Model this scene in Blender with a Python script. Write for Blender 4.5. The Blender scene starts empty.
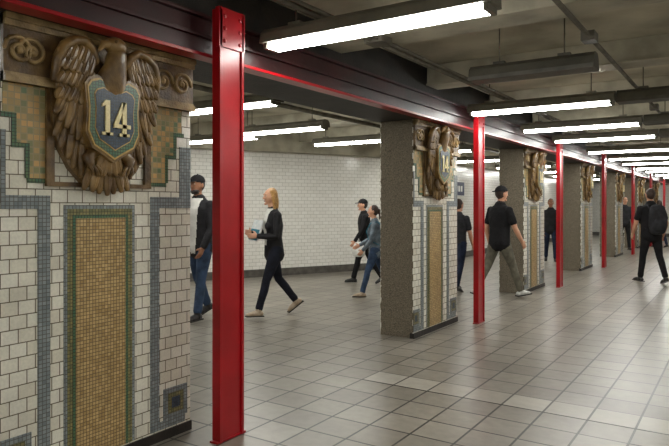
import bpy, math, random
from mathutils import Vector, Matrix
from mathutils.bvhtree import BVHTree
random.seed(7)
S = bpy.context.scene
COL = S.collection

# ------------------------------------------------------------------ materials
def lin(c):
    c = c/255.0
    return c/12.92 if c <= 0.04045 else ((c+0.055)/1.055)**2.4
def rgb(r, g, b): return (lin(r), lin(g), lin(b), 1.0)
def base(name, rough=0.6, metallic=0.0, spec=0.5):
    m = bpy.data.materials.new(name); m.use_nodes = True
    b = m.node_tree.nodes['Principled BSDF']
    b.inputs['Roughness'].default_value = rough
    b.inputs['Metallic'].default_value = metallic
    b.inputs['Specular IOR Level'].default_value = spec
    return m, m.node_tree, b
def noisy(name, c1, c2, scale=8, rough=0.6, bump=0.0, bscale=60, metallic=0, spec=0.5, detail=4, contrast=(0.35, 0.65)):
    m, nt, b = base(name, rough, metallic, spec)
    tc = nt.nodes.new('ShaderNodeTexCoord')
    n = nt.nodes.new('ShaderNodeTexNoise'); n.inputs['Scale'].default_value = scale; n.inputs['Detail'].default_value = detail
    nt.links.new(tc.outputs['Object'], n.inputs['Vector'])
    r = nt.nodes.new('ShaderNodeValToRGB')
    r.color_ramp.elements[0].position = contrast[0]; r.color_ramp.elements[1].position = contrast[1]
    r.color_ramp.elements[0].color = c1; r.color_ramp.elements[1].color = c2
    nt.links.new(n.outputs['Fac'], r.inputs['Fac']); nt.links.new(r.outputs['Color'], b.inputs['Base Color'])
    if bump:
        n2 = nt.nodes.new('ShaderNodeTexNoise'); n2.inputs['Scale'].default_value = bscale; n2.inputs['Detail'].default_value = 5
        nt.links.new(tc.outputs['Object'], n2.inputs['Vector'])
        bp = nt.nodes.new('ShaderNodeBump'); bp.inputs['Strength'].default_value = bump; bp.inputs['Distance'].default_value = 0.02
        nt.links.new(n2.outputs['Fac'], bp.inputs['Height']); nt.links.new(bp.outputs['Normal'], b.inputs['Normal'])
    return m
def tiles(name, axes, w, h, off, c1, c2, mortar, msize, rough, bump=0.3, stain=0.25, sscale=1.2, bias=0.0, fine=0.0):
    """axes: which object-space axes give (u,v)"""
    m, nt, b = base(name, rough)
    tc = nt.nodes.new('ShaderNodeTexCoord')
    sp = nt.nodes.new('ShaderNodeSeparateXYZ'); nt.links.new(tc.outputs['Object'], sp.inputs[0])
    cb = nt.nodes.new('ShaderNodeCombineXYZ')
    nt.links.new(sp.outputs[axes[0]], cb.inputs[0]); nt.links.new(sp.outputs[axes[1]], cb.inputs[1])
    br = nt.nodes.new('ShaderNodeTexBrick'); br.offset = off; br.squash = 1.0
    br.inputs['Scale'].default_value = 1.0
    br.inputs['Color1'].default_value = c1; br.inputs['Color2'].default_value = c2
    br.inputs['Mortar'].default_value = mortar; br.inputs['Mortar Size'].default_value = msize
    br.inputs['Mortar Smooth'].default_value = 0.1; br.inputs['Bias'].default_value = bias
    br.inputs['Brick Width'].default_value = w; br.inputs['Row Height'].default_value = h
    nt.links.new(cb.outputs[0], br.inputs['Vector'])
    col = br.outputs['Color']
    for sc, st in ((sscale, stain), (sscale*14, fine)):
        if st <= 0: continue
        n = nt.nodes.new('ShaderNodeTexNoise'); n.inputs['Scale'].default_value = sc; n.inputs['Detail'].default_value = 7
        nt.links.new(tc.outputs['Object'], n.inputs['Vector'])
        mr = nt.nodes.new('ShaderNodeMapRange'); mr.inputs[1].default_value = 0.3; mr.inputs[2].default_value = 0.65
        mr.inputs[3].default_value = 1.0-st; mr.inputs[4].default_value = 1.0
        nt.links.new(n.outputs['Fac'], mr.inputs[0])
        mx = nt.nodes.new('ShaderNodeMix'); mx.data_type = 'RGBA'; mx.blend_type = 'MULTIPLY'; mx.inputs[0].default_value = 1.0
        nt.links.new(col, mx.inputs[6]); nt.links.new(mr.outputs[0], mx.inputs[7])
        col = mx.outputs[2]
    nt.links.new(col, b.inputs['Base Color'])
    bp = nt.nodes.new('ShaderNodeBump'); bp.inputs['Strength'].default_value = bump; bp.inputs['Distance'].default_value = 0.003; bp.invert = True
    nt.links.new(br.outputs['Fac'], bp.inputs['Height']); nt.links.new(bp.outputs['Normal'], b.inputs['Normal'])
    return m
def emis(name, col, strength):
    m = bpy.data.materials.new(name); m.use_nodes = True; nt = m.node_tree; nt.nodes.clear()
    e = nt.nodes.new('ShaderNodeEmission'); e.inputs[0].default_value = col; e.inputs[1].default_value = strength
    o = nt.nodes.new('ShaderNodeOutputMaterial'); nt.links.new(e.outputs[0], o.inputs[0]); return m

M = {}
M['floor'] = tiles('floor_tile', (0, 1), 0.305, 0.305, 0.0, rgb(154, 147, 135), rgb(134, 127, 115), rgb(38, 34, 29), 0.008, 0.31, 0.4, 0.28, 0.9, 0, 0.18)
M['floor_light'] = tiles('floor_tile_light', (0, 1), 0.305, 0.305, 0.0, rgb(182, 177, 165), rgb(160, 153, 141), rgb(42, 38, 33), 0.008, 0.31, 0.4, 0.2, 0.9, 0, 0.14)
M['wall'] = tiles('white_wall_tile', (0, 2), 0.152, 0.076, 0.5, rgb(236, 234, 227), rgb(229, 226, 218), rgb(170, 165, 154), 0.003, 0.2, 0.25, 0.1, 0.6)
M['ptile'] = tiles('cream_glazed_tile', (1, 2), 0.092, 0.072, 0.5, rgb(241, 238, 225), rgb(222, 216, 198), rgb(112, 102, 82), 0.0028, 0.18, 0.5, 0.18, 5, -0.2, 0.12)
M['tan'] = tiles('tan_mosaic', (1, 2), 0.02, 0.02, 0.0, rgb(206, 176, 122), rgb(162, 130, 80), rgb(104, 88, 62), 0.002, 0.4, 0.4, 0.15, 6, -0.1)
M['blue'] = tiles('bluegrey_mosaic', (1, 2), 0.022, 0.022, 0.0, rgb(148, 156, 158), rgb(112, 122, 127), rgb(90, 90, 84), 0.002, 0.35, 0.4, 0.15, 6)
M['navy'] = tiles('navy_mosaic', (1, 2), 0.016, 0.016, 0.0, rgb(58, 76, 96), rgb(38, 52, 70), rgb(50, 54, 54), 0.0015, 0.35, 0.4, 0.2, 6)
M['green'] = tiles('green_mosaic', (1, 2), 0.018, 0.018, 0.0, rgb(66, 112, 88), rgb(92, 118, 80), rgb(50, 56, 42), 0.002, 0.35, 0.4, 0.2, 6)
M['orange'] = tiles('orange_mosaic', (1, 2), 0.034, 0.034, 0.0, rgb(208, 164, 104), rgb(104, 124, 90), rgb(158, 146, 112), 0.003, 0.35, 0.4, 0.15, 6, 0.0)
M['olive'] = tiles('olive_mosaic', (1, 2), 0.02, 0.02, 0.0, rgb(152, 140, 92), rgb(108, 112, 76), rgb(76, 70, 46), 0.002, 0.35, 0.4, 0.2, 6)
M['gold'] = noisy('gold_glaze', rgb(176, 142, 74), rgb(196, 162, 92), 20, 0.35, 0.1)
M['terra'] = noisy('glazed_terracotta', rgb(84, 62, 34), rgb(144, 114, 68), 10, 0.3, 0.15, 50)
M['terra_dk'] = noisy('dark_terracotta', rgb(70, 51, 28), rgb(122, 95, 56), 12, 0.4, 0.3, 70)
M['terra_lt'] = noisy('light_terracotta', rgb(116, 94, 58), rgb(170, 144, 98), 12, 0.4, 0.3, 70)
M['cream'] = noisy('cream_mosaic', rgb(240, 224, 172), rgb(222, 204, 148), 60, 0.35, 0.1)
M['conc'] = noisy('rough_concrete', rgb(84, 76, 64), rgb(136, 126, 108), 80, 0.95, 0.8, 60, detail=7, contrast=(.3, .7))
M['dark'] = noisy('sooty_paint', rgb(24, 21, 19), rgb(44, 38, 34), 5, 0.6, 0.2, 30)
M['red'] = noisy('red_enamel', rgb(172, 13, 26), rgb(146, 8, 18), 3, 0.28, 0.05, 20)
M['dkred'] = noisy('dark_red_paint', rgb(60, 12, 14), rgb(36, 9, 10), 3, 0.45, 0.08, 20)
M['ceil'] = noisy('ceiling_paint', rgb(150, 144, 126), rgb(200, 194, 174), 1.6, 0.8, 0.1, 20, detail=8, contrast=(.3, .6))
M['ceilbeam'] = noisy('ceiling_beam_paint', rgb(132, 126, 110), rgb(182, 176, 156), 2.4, 0.7, 0.1, 20, detail=8, contrast=(.3, .6))
M['basebd'] = noisy('dark_stone_base', rgb(70, 66, 60), rgb(94, 90, 84), 9, 0.5)
M['fix'] = noisy('fixture_metal', rgb(100, 97, 86), rgb(122, 118, 104), 6, 0.45)
M['fixoff'] = noisy('unlit_fixture', rgb(66, 64, 56), rgb(86, 83, 72), 6, 0.5)
M['tube'] = emis('fluorescent_tube', (0.985, 0.985, 0.93, 1), 40.0)
M['steel'] = noisy('conduit_steel', rgb(84, 80, 70), rgb(110, 104, 92), 9, 0.5, metallic=0.3)
M['signblue'] = noisy('sign_blue', rgb(14, 24, 60), rgb(20, 30, 70), 9, 0.4)
M['white'] = noisy('sign_white', rgb(225, 225, 220), rgb(210, 210, 205), 9, 0.5)

# ------------------------------------------------------------------ mesh builder
class MB:
    def __init__(s): s.v = []; s.f = []; s.fm = []; s.fs = []; s.mats = []
    def mi(s, mat):
        if mat not in s.mats: s.mats.append(mat)
        return s.mats.index(mat)
    def add(s, vs, fs, mat, smooth=False):
        o = len(s.v); k = s.mi(mat)
        s.v += [Vector(v) for v in vs]
        for f in fs: s.f.append([i+o for i in f]); s.fm.append(k); s.fs.append(smooth)
    def box(s, x0, x1, y0, y1, z0, z1, mat, mx=None):
        vs = [Vector((x, y, z)) for x in (x0, x1) for y in (y0, y1) for z in (z0, z1)]
        if mx is not None: vs = [mx @ v for v in vs]
        s.add(vs, [(0, 1, 3, 2), (4, 6, 7, 5), (0, 4, 5, 1), (2, 3, 7, 6), (0, 2, 6, 4), (1, 5, 7, 3)], mat)
    def ell(s, c, r, mat, mx=None, seg=16, rings=10, fn=None):
        c = Vector(c); vs = []; fs = []
        for i in range(rings+1):
            th = math.pi*i/rings
            for j in range(seg):
                ph = 2*math.pi*j/seg
                p = Vector((math.sin(th)*math.cos(ph), math.sin(th)*math.sin(ph), math.cos(th)))
                if fn: p = fn(p)
                q = c+Vector((p.x*r[0], p.y*r[1], p.z*r[2]))
                if mx is not None: q = mx @ q
                vs.append(q)
        top = sum((vs[j] for j in range(seg)), Vector())/seg
        bot = sum((vs[rings*seg+j] for j in range(seg)), Vector())/seg
        body = vs[seg:rings*seg]; n = len(body)
        body += [top, bot]
        for i in range(rings-2):
            for j in range(seg):
                a = i*seg+j; b = i*seg+(j+1) % seg
                fs.append((a, a+seg, b+seg, b))
        for j in range(seg):
            fs.append((n, j, (j+1) % seg)); fs.append((n+1, (rings-2)*seg+(j+1) % seg, (rings-2)*seg+j))
        s.add(body, fs, mat, True)
    def tube(s, pts, rads, mat, side=(1, 0, 0), n=16, rnd=True, mx=None, power=1.0):
        pts = [Vector(p) for p in pts]; rads = [(r, r) if not isinstance(r, tuple) else r for r in rads]
        if rnd:
            t0 = (pts[0]-pts[1]).normalized(); t1 = (pts[-1]-pts[-2]).normalized()
            a = min(rads[0]); b = min(rads[-1])
            P = [pts[0]+t0*a*0.75, pts[0]+t0*a*0.45]+pts+[pts[-1]+t1*b*0.45, pts[-1]+t1*b*0.75]
            sc = lambda r, k: (r[0]*k, r[1]*k)
            R = [sc(rads[0], .45), sc(rads[0], .82)]+rads+[sc(rads[-1], .82), sc(rads[-1], .45)]
            pts, rads = P, R
        vs = []; fs = []; side = Vector(side)
        for i, p in enumerate(pts):
            if i == 0: t = pts[1]-pts[0]
            elif i == len(pts)-1: t = pts[-1]-pts[-2]
            else: t = (pts[i+1]-pts[i]).normalized()+(pts[i]-pts[i-1]).normalized()
            t.normalize()
            sv = side-t*side.dot(t)
            if sv.length < 1e-3: sv = t.orthogonal()
            sv.normalize(); u = t.cross(sv)
            for j in range(n):
                a = 2*math.pi*j/n
                ca, sa = math.cos(a), math.sin(a)
                if power != 1.0:
                    ca = math.copysign(abs(ca)**power, ca); sa = math.copysign(abs(sa)**power, sa)
                q = p+sv*ca*rads[i][0]+u*sa*rads[i][1]
                if mx is not None: q = mx @ q
                vs.append(q)
        for i in range(len(pts)-1):
            for j in range(n):
                a = i*n+j; b = i*n+(j+1) % n
                fs.append((a, b, b+n, a+n))
        fs.append(tuple(range(n))[::-1]); fs.append(tuple((len(pts)-1)*n+j for j in range(n)))
        s.add(vs, fs, mat, True)
    def prism(s, poly, x0, x1, mat):
        """poly in (y,z), extruded along x"""
        n = len(poly)
        vs = [(x0, p[0], p[1]) for p in poly]+[(x1, p[0], p[1]) for p in poly]
        fs = [tuple(range(n))[::-1], tuple(range(n, 2*n))]+[(i, (i+1) % n, n+(i+1) % n, n+i) for i in range(n)]
        s.add(vs, fs, mat)
    def mesh(s, name):
        me = bpy.data.meshes.new(name)
        me.from_pydata([tuple(v) for v in s.v], [], s.f)
        for m in s.mats: me.materials.append(m)
        me.polygons.foreach_set('material_index', s.fm); me.polygons.foreach_set('use_smooth', s.fs)
        me.update()
        return me
    def obj(s, name, loc=(0, 0, 0), rz=0, bevel=0, parent=None):
        o = bpy.data.objects.new(name, s.mesh(name)); COL.objects.link(o)
        o.location = loc; o.rotation_euler[2] = rz
        import bmesh
        bm = bmesh.new(); bm.from_mesh(o.data); bmesh.ops.recalc_face_normals(bm, faces=bm.faces); bm.to_mesh(o.data); bm.free()
        if bevel:
            md = o.modifiers.new('bevel', 'BEVEL'); md.width = bevel; md.segments = 2; md.limit_method = 'ANGLE'
        if parent: o.parent = parent
        return o

# ------------------------------------------------------------------ room shell
CH = 3.05
b = MB(); b.box(-14, 3.4, -2.8, 33.2, -0.2, 0, M['floor'])
b.obj('floor')
b = MB()
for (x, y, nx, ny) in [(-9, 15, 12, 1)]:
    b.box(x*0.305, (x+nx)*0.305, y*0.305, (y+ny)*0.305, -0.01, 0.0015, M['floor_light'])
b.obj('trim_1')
b = MB(); b.box(-14, 3.4, -2.8, 33.2, CH, CH+0.2, M['ceil']); b.obj('ceiling')

def wall(name, p0, p1, base_name, h=CH):
    d = Vector((p1[0]-p0[0], p1[1]-p0[1], 0)); L = d.length; a = math.atan2(d.y, d.x)
    b = MB(); b.box(0, L, 0, 0.2, 0, h, M['wall']); b.obj(name, (p0[0], p0[1], 0), a)
    b = MB(); b.box(0, L, -0.03, 0.0, 0, 0.16, M['basebd']); b.obj(base_name, (p0[0], p0[1], 0), a)
    return L, a
wall('wall_left', (-13.25, 0), (-6.85, 13.2), 'baseboard_left')
wall('wall_far_left', (-6.85, 13.2), (-6.4, 33), 'baseboard_far_left')
wall('wall_end', (-6.4, 33), (3.2, 33), 'baseboard_end')
wall('wall_right', (3.2, 33), (3.2, -2.5), 'baseboard_right')
wall('wall_behind', (3.2, -2.5), (-13.25, -2.5), 'baseboard_behind')
wall('wall_side', (-13.25, -2.5), (-13.25, 0), 'baseboard_side')
for i, (p0, p1) in enumerate([((-13.25, 0), (-6.85, 13.2)), ((-6.85, 13.2), (-6.4, 33))]):
    d = Vector((p1[0]-p0[0], p1[1]-p0[1], 0))
    b = MB(); b.box(0, d.length, -0.35, 0.0, 2.6, CH, M['ceilbeam'])
    b.obj('trim_%d' % (i+2), (p0[0], p0[1], 0), math.atan2(d.y, d.x))

# cross beams in ceiling
b = MB()
y = -1.75
while y < 32.5:
    xl = -13.2 if y < 0 else (max(-13.25+y*0.485, -6.85)+0.36 if y < 13.2 else -6.4)
    if y < 13.2 and y >= 0: xl = -13.25+y*0.485+0.36
    for x0, x1 in ((-2.95, 3.2), (xl, -3.55)):
        b.box(x0, x1, y-0.13, y+0.13, 2.84, CH, M['ceilbeam'])
        b.box(x0, x1, y-0.16, y+0.16, 2.825, 2.845, M['ceilbeam'])
    y += 2.05
b.obj('ceiling_beams', bevel=0.006)
# girder over the pillars
b = MB(); b.box(-3.55, -3.0, -2.5, 33, 2.46, CH, M['dark'])
b.obj('ceiling_girder')
# red beam
b = MB()
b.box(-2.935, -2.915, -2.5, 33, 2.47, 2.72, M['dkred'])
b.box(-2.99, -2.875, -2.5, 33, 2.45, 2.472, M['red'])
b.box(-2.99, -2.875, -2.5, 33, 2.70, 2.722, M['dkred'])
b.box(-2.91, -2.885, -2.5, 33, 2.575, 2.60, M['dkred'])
b.obj('red_steel_beam', bevel=0.003)
# conduits
b = MB()
for x, z, r in [(-1.0, 2.80, .018), (-2.45, 2.80, .022), (-2.38, 2.80, .014), (-0.3, 2.80, .018), (-4.3, 2.80, .02), (-5.0, 2.79, .03)]:
    b.tube([(x, -2.4, z), (x, 32.9, z)], [r, r], M['steel'], n=10, rnd=False)
for y in (4.2, 8.3, 12.4, 16.5):
    b.box(-2.50, -2.34, y, y+.16, 2.77, 2.83, M['steel']); b.box(-1.05, -.95, y+.8, y+.95, 2.76, 2.83, M['steel'])
b.obj('ceiling_conduits')

# ------------------------------------------------------------------ pillars
PL, PH, PD = 1.27, 2.46, 0.42
PC = 0.58
def pillar_mesh():
    b = MB()
    b.box(-PD+0.02, -0.04, 0.03, PL-0.03, 0, PH, M['conc'])
    for yy, sg in ((0.03, -1), (PL-0.03, 1)):
        nx, nz = 16, 100
        vs = []
        for k in range(nz+1):
            for i in range(nx+1):
                x = -PD+(PD-0.03)*i/nx; z = PH*k/nz
                e = random.uniform(0.0, 0.014)
                if i == 0: x += random.uniform(-0.008, 0.008)
                vs.append((x, yy+sg*(.012+e), z))
        fs = []
        for k in range(nz):
            for i in range(nx):
                a = k*(nx+1)+i
                fs.append((a, a+1, a+nx+2, a+nx+1))
        b.add(vs, fs, M['conc'], True)
    b.box(-PD-0.01, -PD+0.02, 0.02, PL-0.02, 0, PH, M['ptile'])
    b.box(-0.04, -0.006, 0.002, PL-0.002, 0.0, PH, M['conc'])
    b.box(-0.008, 0.0, 0, PL, 0.0, PH, M['ptile'])
    b.box(-0.04, 0.012, -0.004, PL+0.004, 0, 0.06, M['dark'])
    c = PC
    def st(y0, y1, z0, z1, mat, th):
        b.box(-0.002, th, y0, y1, z0, z1, mat)
    st(c-.235, c+.235, .07, 1.50, M['blue'], .004)
    st(c-.215, c+.215, .07, 1.478, M['olive'], .006)
    st(c-.185, c+.185, .07, 1.445, M['green'], .0075)
    st(c-.165, c+.165, .07, 1.425, M['tan'], .009)
    for s in (-1, 1):
        def m(y0, y1, z0, z1, mat, th):
            k = .04 if s > 0 else 0
            a, d = c+s*(y0+k), c+s*(y1+k)
            st(max(0, min(a, d)), min(PL, max(a, d)), z0, z1, mat, th)
        m(.315, .385, .07, 1.55, M['blue'], .005)
        m(.385, .65, 1.48, 1.55, M['blue'], .005)
        m(.555, .65, 1.55, 1.88, M['blue'], .0052)
        m(.385, .60, .07, .12, M['blue'], .0052)
        m(.42, .62, .12, .32, M['blue'], .006)
        m(.455, .585, .155, .285, M['olive'], .007)
        m(.485, .555, .185, .255, M['navy'], .008)
        m(.30, .43, 1.64, 2.13, M['orange'], .005)
        m(.43, .50, 1.82, 2.13, M['orange'], .0052)
        m(.50, .57, 1.97, 2.13, M['orange'], .0055)
        m(.30, .44, 1.615, 1.64, M['green'], .006)
        m(.43, .455, 1.64, 1.82, M['green'], .006)
        m(.455, .525, 1.795, 1.82, M['green'], .006)
        m(.50, .525, 1.82, 1.97, M['green'], .0062)
        m(.525, .59, 1.945, 1.97, M['green'], .006)
    for s in (-1, 1):
        a, d = sorted((c+s*.30, c+s*.345)); st(a, d, 1.62, 2.13, M['terra_dk'], .022)
    st(c-.345, c+.345, 1.60, 1.625, M['terra_dk'], .024)
    # cornice in terracotta
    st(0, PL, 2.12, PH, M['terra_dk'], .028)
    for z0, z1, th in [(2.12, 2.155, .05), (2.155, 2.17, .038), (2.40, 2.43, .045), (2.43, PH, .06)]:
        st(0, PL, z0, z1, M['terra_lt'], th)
    for s in (-1, 1):
        for k, yc in enumerate((.43, .59)):
            cy, cz = c+s*yc, 2.285
            if cy+.08 > PL or cy-.08 < 0:
                cy = min(max(cy, .08), PL-.08)
            pts = []
            for i in range(26):
                a = i/25*math.pi*3.2; r = .078*(1-i/30)
                pts.append((.034, cy+s*r*math.cos(a), cz+r*math.sin(a)))
            b.tube(pts, [0.011]*26, M['terra_lt'], side=(1, 0, 0), n=8)
            b.ell((.034, cy, cz), (.018, .02, .02), M['terra_lt'], seg=10, rings=6)
    return b
def emblem_mesh():
    b = MB(); T = M['terra']; TD = M['terra_dk']
    def P(u, z, x): return (x, u, z)
    hb = [(0, 1.60), (.14, 1.62), (.22, 1.70), (.29, 1.82), (.325, 1.95), (.33, 2.20), (.28, 2.33), (.16, 2.36), (0, 2.30)]
    b.prism(hb+[(-u, z) for u, z in hb[-2:0:-1]], 0, .04, TD)
    def feather(p0, p1, bend, r, x0, x1, mat=T, th=.011):
        p0 = Vector(p0); p1 = Vector(p1); d = p1-p0; n = Vector((-d.y, d.x)).normalized()
        pts = []; rr = []
        for i in range(9):
            t = i/8; q = p0+d*t+n*bend*math.sin(math.pi*t)
            pts.append(P(q.x, q.y, x0+(x1-x0)*t))
            k = [.7, .9, 1, 1, 1, 1, .98, .85, .5][i]
            rr.append((th, r*k))
        b.tube(pts, rr, mat, side=(1, 0, 0), n=12)
        b.tube([Vector(p)+Vector((th-.001, 0, 0)) for p in pts[:-1]], [.0035]*8, mat, n=6)
    for s in (-1, 1):
        N = 6
        for i in range(N):
            a = i/(N-1)
            feather((s*(.14+.165*a), 2.20-.05*a), (s*(.125+.195*a), 1.63+.24*a**1.3), -s*.03*(0.4+a), .027, .050+.010*(i % 2), .040+.01*(i % 2))
        for i in range(N):
            a = i/(N-1)
            feather((s*(.13+.18*a), 2.27-.05*a), (s*(.165+.165*a), 1.84+.15*a**1.3), -s*.025*(0.4+a), .027, .072+.008*(i % 2), .066+.008*(i % 2))
        for row, (zz, xx) in enumerate(((2.05, .086), (2.13, .094), (2.21, .100), (2.27, .104))):
            for i in range(6):
                a = i/5
                feather((s*(.12+.18*a), zz+.10-.03*a), (s*(.15+.18*a), zz+.02*a), 0, .025, xx, xx-.004+.004*(i % 2))
        b.tube([P(s*.10, 2.30, .08), P(s*.13, 2.36, .095), P(s*.18, 2.395, .10), P(s*.24, 2.385, .10), P(s*.295, 2.345, .10), P(s*.33, 2.27, .09), P(s*.338, 2.16, .075)],
               [(.03, .026), (.032, .028), (.032, .028), (.032, .028), (.032, .028), (.028, .026), (.02, .018)], T, side=(1, 0, 0), n=14)
        b.tube([P(s*.09, 1.80, .06), P(s*.14, 1.76, .08), P(s*.125, 1.71, .09)], [.034, .034, .02], T, n=10)
        for q in (-1, 0, 1):
            b.tube([P(s*.12+q*.02, 1.715, .10), P(s*.105+q*.027, 1.69, .11), P(s*.10+q*.03, 1.665, .10)], [.010, .010, .005], T, n=6)
    for i in range(7):
        a = (i-3)/3
        feather((a*.05, 1.80), (a*.145, 1.56+.03*abs(a)), .006*a, .028, .058+.008*(i % 2), .05+.008*(i % 2))
    for i in range(5):
        a = (i-2)/2
        feather((a*.04, 1.80), (a*.08, 1.67), .0, .026, .08, .078)
    # breast, neck, head (turned to the viewer's left)
    b.tube([P(0, 2.05, .06), P(0, 2.2, .09), P(.012, 2.28, .115), P(.012, 2.36, .13)], [(.055, .12), (.06, .10), (.055, .068), (.05, .055)], T, n=16)
    b.ell(P(-.004, 2.395, .135), (.052, .068, .050), T, seg=16, rings=12)
    b.tube([P(-.05, 2.395, .14), P(-.090, 2.388, .14), P(-.112, 2.350, .14)], [.028, .022, .006], T, n=10)
    b.ell(P(-.030, 2.410, .182), (.010, .012, .011), TD, seg=8, rings=6)
    # shield
    half = [(0, .222), (.045, .20), (.10, .225), (.155, .205), (.178, .17), (.166, .06), (.172, -.08), (.135, -.16), (.06, -.20), (0, -.235)]
    full = half+[(-x, z) for x, z in half[-2:0:-1]]
    full = full[::-1]
    def sh(k, x0, x1, mat): b.prism([(x*k, 1.985+z*k) for x, z in full], x0, x1, mat)
    sh(1.05, .03, .120, T); sh(.98, .03, .126, M['gold']); sh(.93, .03, .128, M['green']); sh(.76, .03, .131, M['gold']); sh(.73, .03, .133, M['navy'])
    x0, x1, C = .128, .142, M['cream']
    def bx(u0, u1, z0, z1): b.box(x0, x1, u0, u1, z0, z1, C)
    z0, z1 = 1.89, 2.085
    bx(-.070, -.042, z0, z1); bx(-.090, -.022, z0, z0+.016)
    b.prism([(-.070, z1), (-.070, z1-.03), (-.092, z1-.04), (-.092, z1-.026)], x0, x1, C)
    bx(.042, .070, z0, z1); bx(.022, .090, z0, z0+.016)
    bx(-.014, .098, z0+.046, z0+.068)
    b.prism([(-.014, z0+.066), (.014, z0+.066), (.064, z1), (.042, z1)], x0, x1, C)
    return b
pm = pillar_mesh(); em = emblem_mesh()
PX = -3.10
PY = [1.66, 6.28, 10.45, 14.8, 19.3, 23.7, 28.1]
first = pm.obj('mosaic_pillar', (PX, PY[0], 0))
eme = em.obj('eagle_emblem', (0.0, PC, 0)); eme.parent = first
for y in PY[1:]:
    o = bpy.data.objects.new('mosaic_pillar', first.data); COL.objects.link(o); o.location = (PX, y, 0)
    e = bpy.data.objects.new('eagle_emblem', eme.data); COL.objects.link(e); e.parent = o; e.location = (0, PC, 0)

# ------------------------------------------------------------------ red posts
def post_mesh():
    b = MB(); R = M['red']
    b.box(-.022, .022, -.095, .095, 0, 2.74, R)
    b.box(-.034, .034, -.112, -.09, 0, 2.74, R)
    b.box(-.034, .034, .09, .112, 0, 2.74, R)
    b.box(-.034, .030, -.135, .135, 0, .012, R)
    b.box(.0, .034, -.12, .12, 2.50, 2.75, R)
    for z in (2.54, 2.62, 2.70):
        for y in (-.07, .07): b.ell((.034, y, z), (.01, .014, .014), R, seg=10, rings=6)
    return b
pst = post_mesh()
POSTS = [(-2.78, 2.96), (-2.83, 7.62), (-2.83, 11.75), (-2.83, 16.05), (-2.83, 20.7), (-2.83, 25.0), (-2.83, 29.4)]
f = pst.obj('red_steel_post', (POSTS[0][0], POSTS[0][1], 0), bevel=0.004)
for x, y in POSTS[1:]:
    o = bpy.data.objects.new('red_steel_post', f.data); COL.objects.link(o); o.location = (x, y, 0)
    md = o.modifiers.new('bevel', 'BEVEL'); md.width = .004; md.segments = 2; md.limit_method = 'ANGLE'

# ------------------------------------------------------------------ light fixtures
def fixture_mesh(L, lit=True):
    b = MB(); F = M['fix'] if lit else M['fixoff']
    prof = [(-.10, .03), (.10, .03), (.085, .10), (.045, .135), (-.045, .135), (-.085, .10)]
    n = len(prof)
    vs = [(0, p[0], p[1]) for p in prof]+[(L, p[0], p[1]) for p in prof]
    b.add(vs, [tuple(range(n)), tuple(range(n, 2*n))]+[(i, (i+1) % n, n+(i+1) % n, n+i) for i in range(n)], F)
    if lit:
        b.box(.05, L-.05, -.06, .06, -.004, .032, M['tube'])
        b.box(.02, .05, -.075, .075, -.008, .04, F); b.box(L-.05, L-.02, -.075, .075, -.008, .04, F)
    else:
        b.box(.0, L, -.11, .11, .0, .035, F)
    for x in (.25, L-.25):
        b.tube([(x, 0, .12), (x, 0, CH-2.6)], [.006, .006], M['steel'], n=8, rnd=False)
        b.box(x-.05, x+.05, -.03, .03, .125, .16, F)
    return b
fm = fixture_mesh(1.66); fo = fixture_mesh(1.05, False)
first_f = None
spots = []
for y in (3.42, 7.30, 9.45, 11.3, 14.1, 16.5, 18.6, 21.2, 23.3, 26, 28.8): spots.append((-2.83, y))
for y in (0.9, 5.3): spots.append((-5.9, y))
for y in (7.4, 9.45, 12.2, 15.2, 18.4, 21.6, 25, 29): spots.append((-6.3 if y > 12 else -6.7, y))
spots += [(-8.35, 9.45 - 1.6), (-9.0, 5.3), (-9.5, 2.0), (-2.78, -0.8)]
for y in (-1, 1.3, 3.4, 7.4, 11.6, 16.4, 21, 26): spots.append((0.9, y))  # extra lamp row added right of the view for illumination
for (x, y) in spots:
    if first_f is None:
        o = fm.obj('ceiling_light', (x, y, 2.6)); first_f = o
    else:
        o = bpy.data.objects.new('ceiling_light', first_f.data); COL.objects.link(o); o.location = (x, y, 2.6)
o = fo.obj('unlit_ceiling_light', (-2.05, 5.35, 2.6))
for y in (7.30, 9.45, 11.3, 14.1, 16.5, 18.6, 21.2):
    o2 = bpy.data.objects.new('unlit_ceiling_light', o.data); COL.objects.link(o2); o2.location = (-1.15, y, 2.6)

# blue station sign on the far wall
b = MB()
b.box(0, .02, -.55, .55, 0, .42, M['white']); b.box(.02, .025, -.53, .53, .02, .40, M['signblue'])
for k in range(5): b.box(.025, .027, -.40+k*.17, -.29+k*.17, .13, .29, M['white'])
b.obj('station_sign', (-6.765, 16.4, 1.75), math.radians(-1.3))

# ------------------------------------------------------------------ people
def cloth(name, c, rough=0.85, k=0.7):
    return noisy(name, rgb(*c), rgb(*[int(v*k) for v in c]), 9, rough, 0.9, 11, spec=0.25)
SK = noisy('skin', rgb(206, 156, 126), rgb(190, 138, 110), 12, 0.5, 0.05)
SKT = noisy('skin_tan', rgb(160, 112, 84), rgb(140, 96, 70), 12, 0.5, 0.05)
LIP = noisy('lips', rgb(160, 88, 80), rgb(146, 78, 70), 12, 0.5)
EYEW = noisy('eye_white', rgb(205, 198, 190), rgb(195, 188, 180), 12, 0.3)
IRIS = noisy('iris', rgb(38, 28, 22), rgb(28, 20, 16), 12, 0.3)
BLACK = cloth('black_cloth', (28, 27, 29)); BLACKJ = cloth('black_jacket', (36, 35, 38), 0.7)
JEAN = cloth('dark_jeans', (40, 48, 70)); JEAN2 = cloth('blue_jeans', (62, 80, 108)); NAVY = cloth('navy_trousers', (30, 32, 44))
GREYP = cloth('olive_grey_trousers', (112, 108, 94)); WHT = cloth('white_cloth', (220, 218, 212), 0.8, 0.9)
GREYJ = cloth('bluegrey_jacket', (122, 134, 144)); TEAL = cloth('teal_cloth', (60, 130, 150)); DGREY = cloth('dark_grey_cloth', (50, 50, 54))
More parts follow.
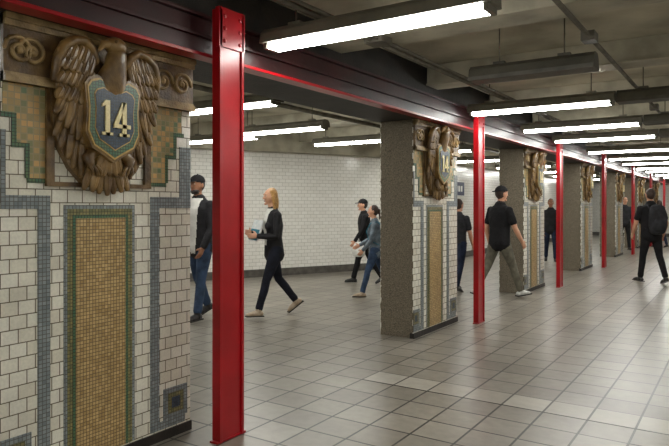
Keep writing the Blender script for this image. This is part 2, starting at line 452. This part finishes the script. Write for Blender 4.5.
HBLOND = noisy('blond_hair', rgb(206, 160, 96), rgb(150, 108, 58), 60, 0.5, 0.4, 90)
HBLACK = noisy('black_hair', rgb(22, 18, 16), rgb(40, 30, 26), 60, 0.5, 0.4, 90)
HBROWN = noisy('brown_hair', rgb(64, 42, 30), rgb(40, 28, 20), 60, 0.5, 0.4, 90)
SHOEW = noisy('white_shoe', rgb(205, 205, 200), rgb(180, 180, 176), 20, 0.5)
SHOEB = noisy('black_shoe', rgb(24, 23, 23), rgb(40, 38, 38), 20, 0.4)
SHOET = noisy('tan_shoe', rgb(190, 172, 150), rgb(160, 140, 118), 20, 0.5)
PAPER = noisy('paper', rgb(226, 228, 226), rgb(200, 208, 210), 20, 0.6)

def person(name, loc, a, H, legs, arms, top, bottom, hair, skin=SK, shoes=SHOEB, female=False, sleeve='long', lean=0.03,
           head=(0, 0), hairstyle='short', cap=None, cap_back=False, paint=None, extras=None, jacket=False, hem=-0.02, beard=None, bulk=1.0, voxel=0.009):
    b = MB(); x = MB()   # b -> remeshed body; x -> crisp extras
    cl, sl = math.cos(lean), math.sin(lean)
    T = lambda px, py, h: Vector((px, py*cl+h*sl, .93+h*cl-py*sl))
    fx = 0.88 if female else bulk
    ad = .012 if jacket else .004
    b.tube([T(0, 0, -.11), T(0, -.01, -.03), T(0, -.005, .06), T(0, 0, .14)], [(.125*1, .09), (.168 if not female else .165, .118), (.158*fx, .11), (.14*fx, .10)], bottom, n=24)
    if not female:
        prof = [(hem, .172, .12), (.06, .162, .115), (.18, .162, .116), (.32, .182, .124), (.42, .19, .115), (.485, .165, .092), (.53, .085, .07)]
    else:
        prof = [(hem, .176, .122), (.06, .152, .11), (.15, .142, .10), (.30, .168, .125), (.41, .175, .105), (.475, .16, .085), (.525, .08, .062)]
    b.tube([T(0, 0 if i else -.003, p[0]) for i, p in enumerate(prof)], [(p[1]*fx+ad, p[2]*(bulk if not female else 1)+ad) for p in prof], top, n=28)
    if female:
        for s in (-1, 1): b.ell(T(s*.07, .10, .31), (.062, .045, .06), top)
    b.tube([T(0, 0, .49), T(0, .008, .56), T(0, .018, .63)], [.058, .05, .05], skin, n=16)
    b.tube([T(0, 0, .50), T(0, .004, .545)], [(.075, .07), (.062, .06)], top, n=16)
    for s, (sw, kn, ab, fp) in zip((-1, 1), legs):
        hip = T(s*.088, 0, -.04); sw, kn, ab, fp = [math.radians(v) for v in (sw, kn, ab, fp)]
        d1 = Vector((s*math.sin(ab), math.sin(sw)*math.cos(ab), -math.cos(sw)*math.cos(ab)))
        a2 = sw-kn; d2 = Vector((s*math.sin(ab)*.5, math.sin(a2), -math.cos(a2))).normalized()
        knee = hip+d1*.41; ank = knee+d2*.40
        k = .93 if female else 1.0
        b.tube([hip+Vector((0, 0, .03)), hip+d1*.12, hip+d1*.28, knee, knee+d2*.13-Vector((0, .008, 0)), knee+d2*.28, ank-d2*.02],
               [(.092*k, .10*k), (.088*k, .096*k), (.072*k, .078*k), (.060*k, .062*k), (.058*k, .062*k), (.052*k, .055*k), (.052*k, .056*k)], bottom, n=18)
        fd = Vector((s*.12, math.cos(fp), math.sin(fp))).normalized(); fu = Vector((0, -math.sin(fp), math.cos(fp)))
        so = ank-fu*.085
        b.tube([ank+fu*.02, ank-fu*.05+fd*.005], [.042, .044], shoes, n=14)
        b.tube([so+fd*(-.05)+fu*.036, so+fd*.0+fu*.042, so+fd*.06+fu*.038, so+fd*.12+fu*.030, so+fd*.165+fu*.022],
               [(.032, .034), (.036, .042), (.042, .038), (.046, .030), (.034, .020)], shoes, n=16)
        x.box(-.038, .038, -.075, .185, 0, .014, SHOEB, Matrix.Translation(so-fu*.002) @ Matrix((Vector((1, 0, 0)), fd, fu)).transposed().to_4x4())
    for s, (sw, ab, el, inn) in zip((-1, 1), arms):
        sw, ab, el, inn = [math.radians(v) for v in (sw, ab, el, inn)]
        shd = T(s*.178*fx, -.005, .445)
        d1 = Vector((s*math.sin(ab), math.sin(sw)*math.cos(ab), -math.cos(sw)*math.cos(ab)))
        a2 = sw+el
        d2 = Vector((-s*math.sin(inn), math.sin(a2)*math.cos(inn), -math.cos(a2)*math.cos(inn)))
        elb = shd+d1*.285; wr = elb+d2*.245
        k = .86 if female else 1.0; am = ad*.6
        b.ell(shd, (.06*k+am, .062*k+am, .062*k+am), top)
        if sleeve == 'long':
            b.tube([shd, shd+d1*.10, shd+d1*.2, elb, elb+d2*.10, wr-d2*.01], [(r*k+am) for r in (.054, .052, .047, .044, .042, .035)], top, n=16)
            b.tube([elb+d2*.12, wr+d2*.02], [.03*k, .026*k], skin, n=12)
        else:
            b.tube([shd, shd+d1*.10, shd+d1*.19], [(r*k+am) for r in (.056, .058, .058)], top, n=16)
            b.tube([shd+d1*.06, shd+d1*.15, elb, elb+d2*.07, elb+d2*.16, wr+d2*.01], [r*k for r in (.046, .046, .039, .041, .034, .027)], skin, n=16)
        w = Vector((0, math.cos(a2), math.sin(a2))); w = (w-d2*w.dot(d2)).normalized()
        nrm = d2.cross(w)*(1 if d2.cross(w).x*(-s) > 0 else -1)
        b.tube([wr, wr+d2*.03, wr+d2*.07, wr+d2*.092], [(.026, .018), (.036, .016), (.041, .015), (.038, .013)], skin, side=w, n=14)
        for q, (off, ln) in enumerate(((.030, .070), (.010, .080), (-.010, .075), (-.029, .058))):
            p = wr+d2*.088+w*off; pts = [p]
            for j, cv in enumerate((22+4*q, 30+5*q, 22)):
                ang = math.radians(sum((22+4*q, 30+5*q, 22)[:j+1])*.62)
                p = p+(d2*math.cos(ang)+nrm*math.sin(ang))*ln*(.44, .32, .24)[j]; pts.append(p)
            b.tube(pts, [.0092, .0088, .0082, .007], skin, n=8)
        p = wr+d2*.028+w*.030
        b.tube([p, p+(d2*.5+w*.75+nrm*.25).normalized()*.032, p+(d2*.8+w*.62+nrm*.45).normalized()*.062], [.013, .011, .0085], skin, n=8)
    # head
    hc = T(0, .022, .70)
    HM = Matrix.Translation(hc) @ Matrix.Rotation(math.radians(head[0]), 4, 'Z') @ Matrix.Rotation(math.radians(head[1]), 4, 'X')
    def hf(p):
        q = p.copy()
        if p.z < 0:
            q.x *= 1-.30*(-p.z)**1.3
            if p.y < 0: q.y *= 1-.38*(-p.z)
            else: q.y *= 1-.06*(-p.z)
        return q
    b.ell((0, 0, 0), (.076, .094, .118), skin, mx=HM, seg=24, rings=18, fn=hf)
    b.tube([(0, .088, .02), (0, .102, -.012), (0, .108, -.026)], [.008, .011, .013], skin, mx=HM, n=10)
    b.ell((0, .072, -.095), (.026, .022, .018), beard or skin, mx=HM)
    for s in (-1, 1):
        b.ell((s*.077, -.008, -.005), (.011, .02, .031), skin, mx=HM, seg=10, rings=8)
        b.ell((s*.030, .084, .034), (.024, .012, .007), skin, mx=HM, seg=10, rings=8)
        x.ell((s*.030, .0800, .012), (.0125, .009, .0065), EYEW, mx=HM, seg=12, rings=8)
        x.ell((s*.030, .0865, .012), (.0052, .004, .0052), IRIS, mx=HM, seg=8, rings=6)
        x.ell((s*.031, .092, .035), (.018, .005, .0035), hair, mx=HM, seg=10, rings=6)
    x.ell((0, .090, -.054), (.020, .007, .0038), LIP, mx=HM, seg=10, rings=6)
    x.ell((0, .089, -.061), (.018, .007, .0048), LIP, mx=HM, seg=10, rings=6)
    if beard:
        b.ell((0, .038, -.078), (.058, .052, .036), beard, mx=HM)
    b.ell((0, -.020, .022), (.081, .088, .108), hair, mx=HM, seg=20, rings=14)
    if hairstyle == 'long':
        b.tube([(0, -.045, .05), (0, -.066, -.04), (0, -.072, -.13), (0, -.066, -.19)], [(.078, .05), (.080, .046), (.074, .04), (.05, .025)], hair, mx=HM, n=18)
        for s in (-1, 1):
            b.tube([(s*.055, .012, .085), (s*.080, -.008, 0), (s*.082, -.02, -.09), (s*.072, -.03, -.16)], [(.018, .03), (.014, .03), (.014, .03), (.01, .02)], hair, mx=HM, side=(1, 0, 0), n=10)
    elif hairstyle == 'tied':
        b.ell((0, -.11, .01), (.035, .04, .04), hair, mx=HM)
        b.tube([(0, -.12, 0), (0, -.135, -.08), (0, -.12, -.15)], [.025, .028, .01], hair, mx=HM, n=10)
    if cap:
        def cf(p): return Vector((p.x, p.y, max(p.z, -.05)))
        b.ell((0, -.008, .045), (.088, .104, .088), cap, mx=HM, seg=20, rings=14, fn=cf)
        d = -1 if cap_back else 1
        bp = []
        for t in range(9):
            u = -1+t/4
            bp.append((u*.066, d*(.088+.07*(1-u*u)**.5), .045-.012*(1-abs(u))))
        n = len(bp); vs = [(p[0], p[1], p[2]+.006) for p in bp]+[(-.0, d*.05, .055)]+[(p[0], p[1], p[2]-.004) for p in bp]+[(0, d*.05, .045)]
        fs = [(i, i+1, n) for i in range(n-1)]+[(n+1+i+1, n+1+i, 2*n+1) for i in range(n-1)]+[(i, n+1+i, n+2+i, i+1) for i in range(n-1)]
        x.add([HM @ Vector(v) for v in vs], fs, cap, False)
        x.ell((0, -.008, .134), (.009, .009, .006), cap, mx=HM, seg=8, rings=6)
    if extras: extras(b, x, T)
    src = b.mesh('tmp'); so = bpy.data.objects.new('tmp', src); COL.objects.link(so)
    md = so.modifiers.new('r', 'REMESH'); md.mode = 'VOXEL'; md.voxel_size = voxel
    ms = so.modifiers.new('s', 'SMOOTH'); ms.factor = .5; ms.iterations = 2
    dg = bpy.context.evaluated_depsgraph_get(); dg.update()
    em_ = bpy.data.meshes.new_from_object(so.evaluated_get(dg), depsgraph=dg)
    bv = BVHTree.FromPolygons([tuple(v) for v in b.v], b.f)
    fin = MB()
    vs = [v.co.copy() for v in em_.vertices]
    groups = {}
    for p in em_.polygons:
        c = p.center
        loc_, n_, idx, d_ = bv.find_nearest(c)
        mat = b.mats[b.fm[idx]] if idx is not None else top
        if paint:
            mm = paint(c, mat)
            if mm: mat = mm
        groups.setdefault(mat, []).append(list(p.vertices))
    fin.v += vs
    for mat, fl in groups.items():
        k = fin.mi(mat)
        for f_ in fl: fin.f.append(f_); fin.fm.append(k); fin.fs.append(True)
    off = len(fin.v); fin.v += x.v
    for f_, k, sm in zip(x.f, x.fm, x.fs):
        fin.f.append([i+off for i in f_]); fin.fm.append(fin.mi(x.mats[k])); fin.fs.append(sm)
    bpy.data.objects.remove(so); bpy.data.meshes.remove(src)
    mz = min(v.z for v in fin.v)
    for v in fin.v: v.z -= mz
    me = fin.mesh(name); o = bpy.data.objects.new(name, me); COL.objects.link(o)
    o.location = (loc[0], loc[1], 0.001); o.rotation_euler[2] = math.radians(33.5+a)
    k = H/1.75; o.scale = (k, k, k)
    return o

def open_front(col, w=.05, z0=1.0, z1=1.47, mats=()):
    def f(c, m):
        if m in mats and c.y > .04 and abs(c.x) < w*(.5+.9*max(0, (c.z-z0)/(z1-z0))) and z0 < c.z < z1+.02: return col
    return f
def papers(b, x, T):
    mx = Matrix.Translation((.07, .235, 1.17)) @ Matrix.Rotation(math.radians(18), 4, 'X') @ Matrix.Rotation(math.radians(12), 4, 'Z')
    x.box(-.11, .11, -.006, .006, -.14, .15, PAPER, mx)
    x.box(-.10, .10, .006, .012, -.13, .02, TEAL, mx)
    x.box(-.12, .10, -.016, -.008, -.12, .16, WHT, mx)
person('woman_with_papers', (-5.32, 6.55), 118, 1.74, [(22, 6, 2, 4), (-16, 24, 2, -36)], [(8, 10, 84, 30), (12, 12, 88, 26)],
       BLACKJ, NAVY, HBLOND, shoes=SHOET, female=True, hairstyle='long', jacket=True, hem=-.10, lean=.04,
       paint=open_front(WHT, .055, .98, 1.45, (BLACKJ,)), extras=papers, head=(4, 0))
person('man_in_black_jacket', (-5.99, 5.83), 150, 1.88, [(14, 4, 3, 0), (-12, 16, 3, -20)], [(8, 10, 20, 6), (-6, 10, 25, 6)],
       BLACKJ, JEAN2, HBLACK, skin=SKT, jacket=True, hem=-.10, cap=BLACK, paint=open_front(WHT, .07, .80, 1.45, (BLACKJ,)), beard=HBLACK)
def whitebag(b, x, T):
    x.tube([(-.27, .16, .62), (-.27, .16, .74), (-.27, .16, .86)], [(.05, .13), (.055, .14), (.03, .08)], WHT, side=(1, 0, 0), n=14)
    x.tube([(-.27, .12, .86), (-.27, .16, .95), (-.27, .2, .86)], [.006, .006, .006], WHT, n=6)
person('man_with_white_bag', (-6.07, 10.22), 95, 1.62, [(-16, 18, 2, -24), (18, 4, 2, 0)], [(16, 8, 18, 4), (-10, 8, 18, 4)],
       BLACK, BLACK, HBLACK, cap=BLACK, extras=whitebag, jacket=True, hem=-.08)
def pack_small(b, x, T):
    pack(b, x, T, TEAL, .8)
def pack(b, x, T, col=None, k=1.0):
    col = col or BLACK
    c = T(0, -.20, .25)
    x.tube([c+Vector((0, 0, -.22*k)), c+Vector((0, -.015, -.12*k)), c+Vector((0, -.02, .08*k)), c+Vector((0, 0, .21*k))], [(.13*k, .07*k), (.155*k, .09*k), (.15*k, .085*k), (.12*k, .055*k)], col, side=(1, 0, 0), n=24, power=.65)
    x.tube([c+Vector((0, -.085*k, -.17*k)), c+Vector((0, -.10*k, -.04*k)), c+Vector((0, -.085*k, .0))], [(.10*k, .03), (.11*k, .035), (.10*k, .025)], DGREY if col is BLACK else col, side=(1, 0, 0), n=18, power=.65)
    for s in (-1, 1):
        x.tube([T(s*.09, -.15, .42), T(s*.105, -.06, .51), T(s*.11, .07, .48), T(s*.125, .145, .34), T(s*.15, .11, .18), T(s*.15, -.08, .08)], [(.024, .008)]*6, col, side=(1, 0, 0), n=8)
    x.tube([c+Vector((-.03, .03, .22*k)), c+Vector((0, .03, .26*k)), c+Vector((.03, .03, .22*k))], [.007]*3, col, n=6)
person('woman_with_backpack', (-5.04, 8.83), 80, 1.52, [(20, 6, 2, 0), (-18, 22, 2, -30)], [(10, 8, 30, 8), (20, 8, 40, 8)],
       GREYJ, JEAN2, HBROWN, shoes=SHOET, female=True, hairstyle='tied', jacket=True, hem=-.08, extras=pack_small)
person('man_in_dark_shirt', (-4.17, 10.2), -40, 1.60, [(12, 4, 2, 0), (-12, 12, 2, -14)], [(-6, 8, 20, 4), (12, 8, 20, 4)],
       DGREY, JEAN, HBROWN, sleeve='short', head=(-10, 0))
person('man_in_black_tshirt', (-3.28, 9.75), -62, 1.82, [(-20, 12, 4, -22), (24, 4, 4, 6)], [(-10, 10, 22, 2), (14, 12, 22, 2)],
       BLACK, GREYP, HBROWN, shoes=SHOEW, sleeve='short', cap=BLACK, cap_back=True, bulk=1.1, hem=-.08, head=(-8, 0))
person('man_carrying_backpack', (-1.50, 13.3), 4, 1.80, [(12, 4, 4, 2), (-10, 14, 4, -16)], [(8, 14, 28, 6), (-8, 14, 24, 6)],
       BLACK, BLACK, HBROWN, sleeve='short', bulk=1.15, extras=lambda b, x, T: pack(b, x, T, DGREY, 1.05), hem=-.08)
person('man_in_dark_jacket', (-4.3, 16.9), 165, 1.66, [(12, 4, 2, 0), (-10, 12, 2, -12)], [(8, 8, 14, 4), (-8, 8, 14, 4)], BLACKJ, JEAN, HBLACK, jacket=True, hem=-.08, skin=SKT, voxel=.012)
person('man_in_grey_shirt', (-3.35, 22.6), 175, 1.76, [(10, 4, 2, 0), (-10, 12, 2, -12)], [(8, 8, 14, 4), (-8, 8, 14, 4)], DGREY, BLACK, HBLACK, hem=-.05, voxel=.012)
person('woman_in_black_coat', (-2.5, 24.6), 10, 1.66, [(10, 4, 2, 0), (-10, 12, 2, -12)], [(8, 8, 14, 4), (-8, 8, 14, 4)], BLACK, JEAN, HBROWN, female=True, hairstyle='long', hem=-.12, jacket=True, voxel=.012)

# ------------------------------------------------------------------ world, camera
w = bpy.data.worlds.new('world'); S.world = w; w.use_nodes = True
w.node_tree.nodes['Background'].inputs[0].default_value = (1, .97, .9, 1); w.node_tree.nodes['Background'].inputs[1].default_value = 0.04
cam = bpy.data.cameras.new('camera'); co = bpy.data.objects.new('camera', cam); COL.objects.link(co)
cam.sensor_width = 36; cam.lens = 620/669*36; cam.shift_y = -18/669; cam.clip_start = .05
co.location = (0, 0, 1.5); co.rotation_euler = (math.radians(90), 0, math.radians(33.5))
S.camera = co
S.view_settings.view_transform = 'Standard'
S.view_settings.exposure = 0.0
